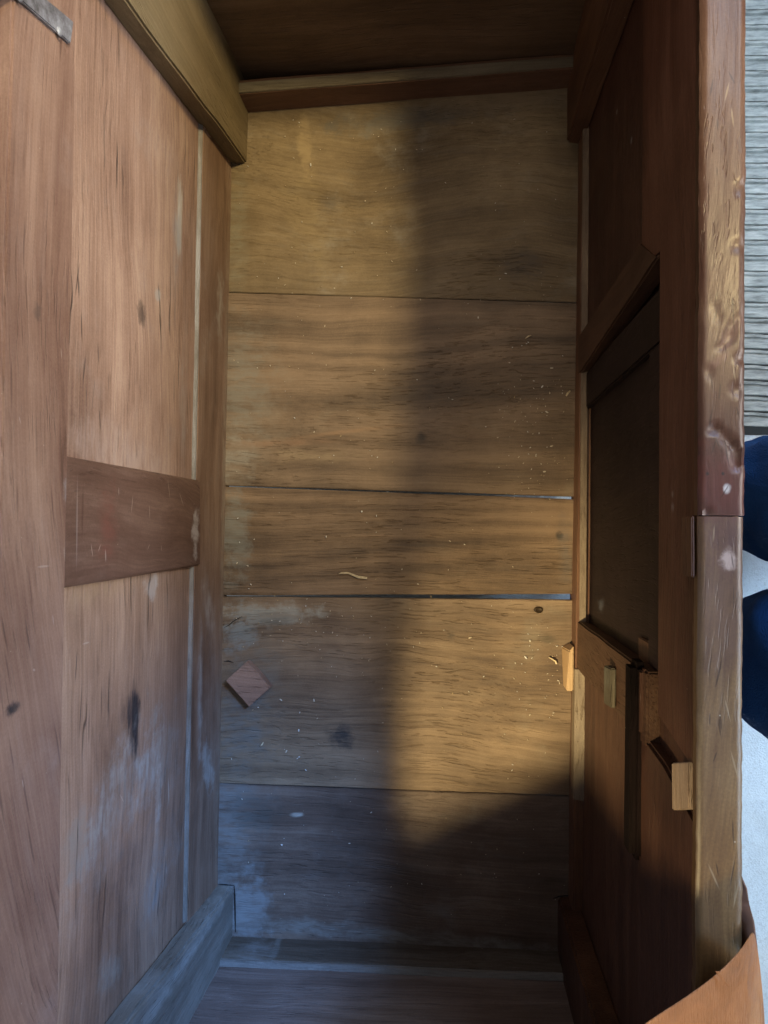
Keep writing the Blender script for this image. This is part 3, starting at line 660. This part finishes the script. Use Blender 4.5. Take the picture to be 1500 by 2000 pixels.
o = link('sawdust', me, dm.m, kind='stuff'); o['label'] = 'pale sawdust crumbs scattered over the chest floor'; o['category'] = 'sawdust'

# ---------------------------------------------------------------- ribbed mat outside the chest
mat_ = thing('ribbed_mat', (.75, .60, 0), 'grey ribbed floor mat on the pale ground beyond the worn rim', 'floor mat')
rm = NT('rib_metal'); P = rm.n.new('ShaderNodeNewGeometry').outputs['Position']
nn = rm.noise(rm.vmath('MULTIPLY', P, (30, 160, 60)), 1, 5, .65)
rm.link(rm.cramp(nn, [(.3, (.16, .18, .17)), (.5, (.36, .40, .40)), (.7, (.56, .60, .58))]), rm.b.inputs['Base Color'])
rm.b.inputs['Roughness'].default_value = .6; rm.link(rm.bump(nn, .002, .6), rm.b.inputs['Normal'])
base_m = NT('mat_base'); base_m.b.inputs['Base Color'].default_value = (.030, .035, .038, 1); base_m.b.inputs['Roughness'].default_value = .9
yb = atz(1475, 848, .01).y
o = board('mat_base', (.235, yb, .0005), (1.35, 1.30, .0035), base_m.m, mat_, bev=.0008, wob=0)
pitch = 29.6*1.155/F
k = 0; y = yb
proto = None
while y+pitch < 1.30:
    if proto is None or k % 6 == 0:
        bm = bmesh.new(); n = 120; w = pitch*.90
        rows = []
        for i in range(n+1):
            x = .235+1.11*i/n
            j = noise.noise(Vector((x*30, k, 0)))*.0012+noise.noise(Vector((x*160, k, 3)))*.0009
            j2 = noise.noise(Vector((x*30, k, 7)))*.0012+noise.noise(Vector((x*160, k, 9)))*.0009
            prof = ((0, .003), (w*.05, .0070), (w*.55, .0078), (w*.70, .0072), (w*.76, .0118), (w*.95, .0118), (w, .003))
            rows.append([bm.verts.new((x-.75, py_+(j if py_ < w*.6 else j2)*(.9 if pz < .004 or pz > .01 else .3)-.0022*math.sin(0), pz)) for py_, pz in prof])
        for r0, r1 in zip(rows, rows[1:]):
            for j in range(len(r0)-1): bm.faces.new((r0[j], r1[j], r1[j+1], r0[j+1]))
        bmesh.ops.recalc_face_normals(bm, faces=bm.faces)
        proto = bpy.data.meshes.new('rib'); bm.to_mesh(proto); bm.free(); smooth(proto, 40); proto.materials.append(rm.m)
    o = bpy.data.objects.new('rib', proto); C.objects.link(o); o.parent = mat_
    o.location = (0, y-.60, 0); o.rotation_euler = (0, 0, -.04)
    y += pitch; k += 1

# ---------------------------------------------------------------- person beside the chest
jn = NT('blue_trousers'); P = jn.n.new('ShaderNodeTexCoord').outputs['Object']
nn = jn.noise(P, 900, 2, .5); n3 = jn.noise(P, 12, 4, .6)
jn.link(jn.mix(jn.math('MULTIPLY', n3, .6), (.004, .05, .22), (.04, .19, .62)), jn.b.inputs['Base Color'])
jn.b.inputs['Roughness'].default_value = .7; jn.b.inputs['Specular IOR Level'].default_value = .12
h = jn.math('MULTIPLY_ADD', jn.noise(jn.vmath('MULTIPLY', P, (14, 40, 14)), 1, 4, .55, dist=.6), 3, nn)
jn.link(jn.bump(h, .008, .9), jn.b.inputs['Normal'])
per = thing('person', (.62, -.05, 0), 'person in dark blue trousers crouching, both knees against the outside of the chest', 'person')
k1 = atz(1583, 978, .545); k2 = atz(1612, 1318, .545)
def skinned(name, verts, edges, radii, mat, parent, sub=2):
    me = bpy.data.meshes.new(name); me.from_pydata([tuple(v) for v in verts], edges, []); me.update()
    o = link(name, me, mat, parent)
    sk = o.modifiers.new('Skin', 'SKIN'); sk.use_smooth_shade = True
    me.skin_vertices or me.attributes
    for i, r in enumerate(radii): me.skin_vertices[0].data[i].radius = (r, r)
    me.skin_vertices[0].data[0].use_root = True
    s = o.modifiers.new('Subdivision', 'SUBSURF'); s.levels = sub; s.render_levels = sub
    return o
V = [(.86, -.045, .40), (.80, .035, .40), (.60, .045, .47), (k1.x+.06, k1.y, .535), (k1.x, k1.y, .52), (k1.x+.02, k1.y+.01, .40), (k1.x+.16, k1.y+.04, .20), (k1.x+.20, k1.y+.05, .09),
     (.80, -.135, .40), (.60, -.14, .47), (k2.x+.07, k2.y, .535), (k2.x, k2.y, .515), (k2.x+.02, k2.y-.01, .40), (k2.x+.16, k2.y-.06, .20), (k2.x+.20, k2.y-.07, .09),
     (.90, -.045, .56)]
E_ = [(0, 1), (1, 2), (2, 3), (3, 4), (4, 5), (5, 6), (6, 7), (0, 8), (8, 9), (9, 10), (10, 11), (11, 12), (12, 13), (13, 14), (0, 15)]
Rr = [.13, .10, .085, .073, .063, .060, .055, .06, .10, .094, .093, .086, .070, .055, .06, .14]
import bpy as _b
def skin_body():
    me = bpy.data.meshes.new('trousers'); me.from_pydata(V, E_, []); me.update()
    o = bpy.data.objects.new('trousers', me); C.objects.link(o); me.materials.append(jn.m)
    o.parent = per; o.location = -Vector(per.location)
    o.modifiers.new('Skin', 'SKIN').use_smooth_shade = True
    if not me.skin_vertices:
        bpy.context.view_layer.objects.active = o
    for i, r in enumerate(Rr): me.skin_vertices[0].data[i].radius = (r, r)
    me.skin_vertices[0].data[0].use_root = True
    s = o.modifiers.new('Subdivision', 'SUBSURF'); s.levels = 4; s.render_levels = 4
    tx = bpy.data.textures.new('folds', 'CLOUDS'); tx.noise_scale = .055; tx.noise_depth = 2
    d = o.modifiers.new('Folds', 'DISPLACE'); d.texture = tx; d.strength = .022; d.mid_level = .5
    return o
skin_body()
sh = NT('shoe_black'); sh.b.inputs['Base Color'].default_value = (.012, .013, .018, 1); sh.b.inputs['Roughness'].default_value = .45
for kk in (k1, k2):
    bm = bmesh.new(); rows = []
    for i in range(11):
        u = i/10; x = kk.x+.26-.27*u; wd_ = .036+.010*math.sin(u*math.pi)-(.018 if u > .9 else 0)-(.008 if u < .05 else 0); hh = .085-.050*u if u < .9 else .028
        rows.append([bm.verts.new((x, kk.y+(.05 if kk is k1 else -.07)+wd_*math.cos(a_), .004+hh*max(0, math.sin(a_)) if math.sin(a_) > .01 else .002)) for a_ in [j*math.pi/9 for j in range(10)]])
    for r0, r1 in zip(rows, rows[1:]):
        for j in range(10): bm.faces.new((r0[j], r0[(j+1) % 10], r1[(j+1) % 10], r1[j]))
    bm.faces.new(rows[0][::-1]); bm.faces.new(rows[-1]); bmesh.ops.recalc_face_normals(bm, faces=bm.faces)
    me = bpy.data.meshes.new('shoe'); bm.to_mesh(me); bm.free(); smooth(me, 60); link('shoe', me, sh.m, per)

# ---------------------------------------------------------------- curled brown paper over the near corner
kp = NT('brown_paper'); P = kp.n.new('ShaderNodeNewGeometry').outputs['Position']
n4 = kp.noise(P, 18, 6, .65); n5 = kp.noise(kp.vmath('MULTIPLY', P, (900, 120, 120)), 1, 3)
c_ = kp.cramp(n4, [(.3, (.17, .062, .018)), (.5, (.26, .10, .031)), (.7, (.35, .155, .055))])
kp.link(c_, kp.b.inputs['Base Color']); kp.b.inputs['Roughness'].default_value = .6; kp.b.inputs['Specular IOR Level'].default_value = .2
rd = kp.math('ABSOLUTE', kp.math('SUBTRACT', kp.noise(P, 9, 2, .5), .5))
rd = kp.ramp(rd, 0, .03, 1, 0)
kp.link(kp.bump(kp.math('MULTIPLY_ADD', rd, .5, kp.math('MULTIPLY_ADD', n5, .25, n4)), .005, .6), kp.b.inputs['Normal'])
pap = thing('brown_paper', (.19, -.42, .645), 'curled sheet of tan brown paper draped over the near end of the worn rim', 'paper')
edge = [(1180, 2060, .72), (1252, 2001, .72), (1300, 1970, .72), (1350, 1938, .715), (1398, 1903, .71), (1440, 1862, .70), (1462, 1832, .69), (1474, 1806, .675), (1482, 1850, .66), (1489, 1910, .645), (1494, 1975, .63), (1497, 2060, .60)]
bm = bmesh.new(); rows = []
E0 = [Vector(p) for p in ((-.34, -.615, .668), (-.27, -.580, .672), (-.18, -.535, .678), (-.09, -.480, .690), (-.01, -.425, .705))] + [atz(x, y, z) for x, y, z in edge]  # leading points: out-of-view extension added to cast a slanted shadow on the floor
NE = len(E0)
for s in range(17):
    u = s/16; r_ = []
    for i, p in enumerate(E0):
        w = min(1, max(0, (p.x-.10)/.09))                 # the outer end bends down outside the rim
        far = Vector((p.x*(1-.0*w)+.02*u, -.80, .665-.05*w))
        q_ = p.lerp(far, u)
        q_.z += .010*math.sin(u*3.0)*w+.004*noise.noise(Vector((i*.5, u*5, 0)))*min(1, u*4)
        if -.70 < q_.y < -.57: q_.z = max(q_.z, .650)
        r_.append(bm.verts.new(q_))
    rows.append(r_)
for r0, r1 in zip(rows, rows[1:]):
    for j in range(len(r0)-1): bm.faces.new((r0[j], r0[j+1], r1[j+1], r1[j]))
bmesh.ops.recalc_face_normals(bm, faces=bm.faces)
me = bpy.data.meshes.new('sheet'); bm.to_mesh(me); bm.free(); smooth(me, 180)
o = link('sheet', me, kp.m, pap); sm = o.modifiers.new('Solidify', 'SOLIDIFY'); sm.thickness = .0012
s_ = o.modifiers.new('Subdivision', 'SUBSURF'); s_.levels = 1; s_.render_levels = 2
prism('folded_flap', [atz(x, y, .7125) for x, y in ((1396, 1896), (1404, 1896), (1424, 1927), (1416, 1922))], (0, 0, .0008), kp.m, pap, bev=.0002)
# the part hanging down outside the chest
mk = NT('brown_paper_back'); mk.b.inputs['Base Color'].default_value = (.15, .072, .042, 1); mk.b.inputs['Roughness'].default_value = .6
bm = bmesh.new(); rows = []
for (x, y, z) in ((1446, 1712, .60), (1456, 1735, .60), (1463, 1765, .61), (1470, 1800, .64), (1476, 1850, .65), (1486, 1960, .62), (1490, 2080, .60)):
    p = atz(x, y, z); rows.append([bm.verts.new(p), bm.verts.new((max(.203, p.x-.006), p.y-.004, p.z-.05)), bm.verts.new((.203, p.y-.03, p.z-.12))])
for r0, r1 in zip(rows, rows[1:]):
    for j in range(2): bm.faces.new((r0[j], r0[j+1], r1[j+1], r1[j]))
me = bpy.data.meshes.new('hanging_fold'); bm.to_mesh(me); bm.free(); smooth(me, 180)
o = link('hanging_fold', me, mk.m, pap); sm = o.modifiers.new('Solidify', 'SOLIDIFY'); sm.thickness = .0012
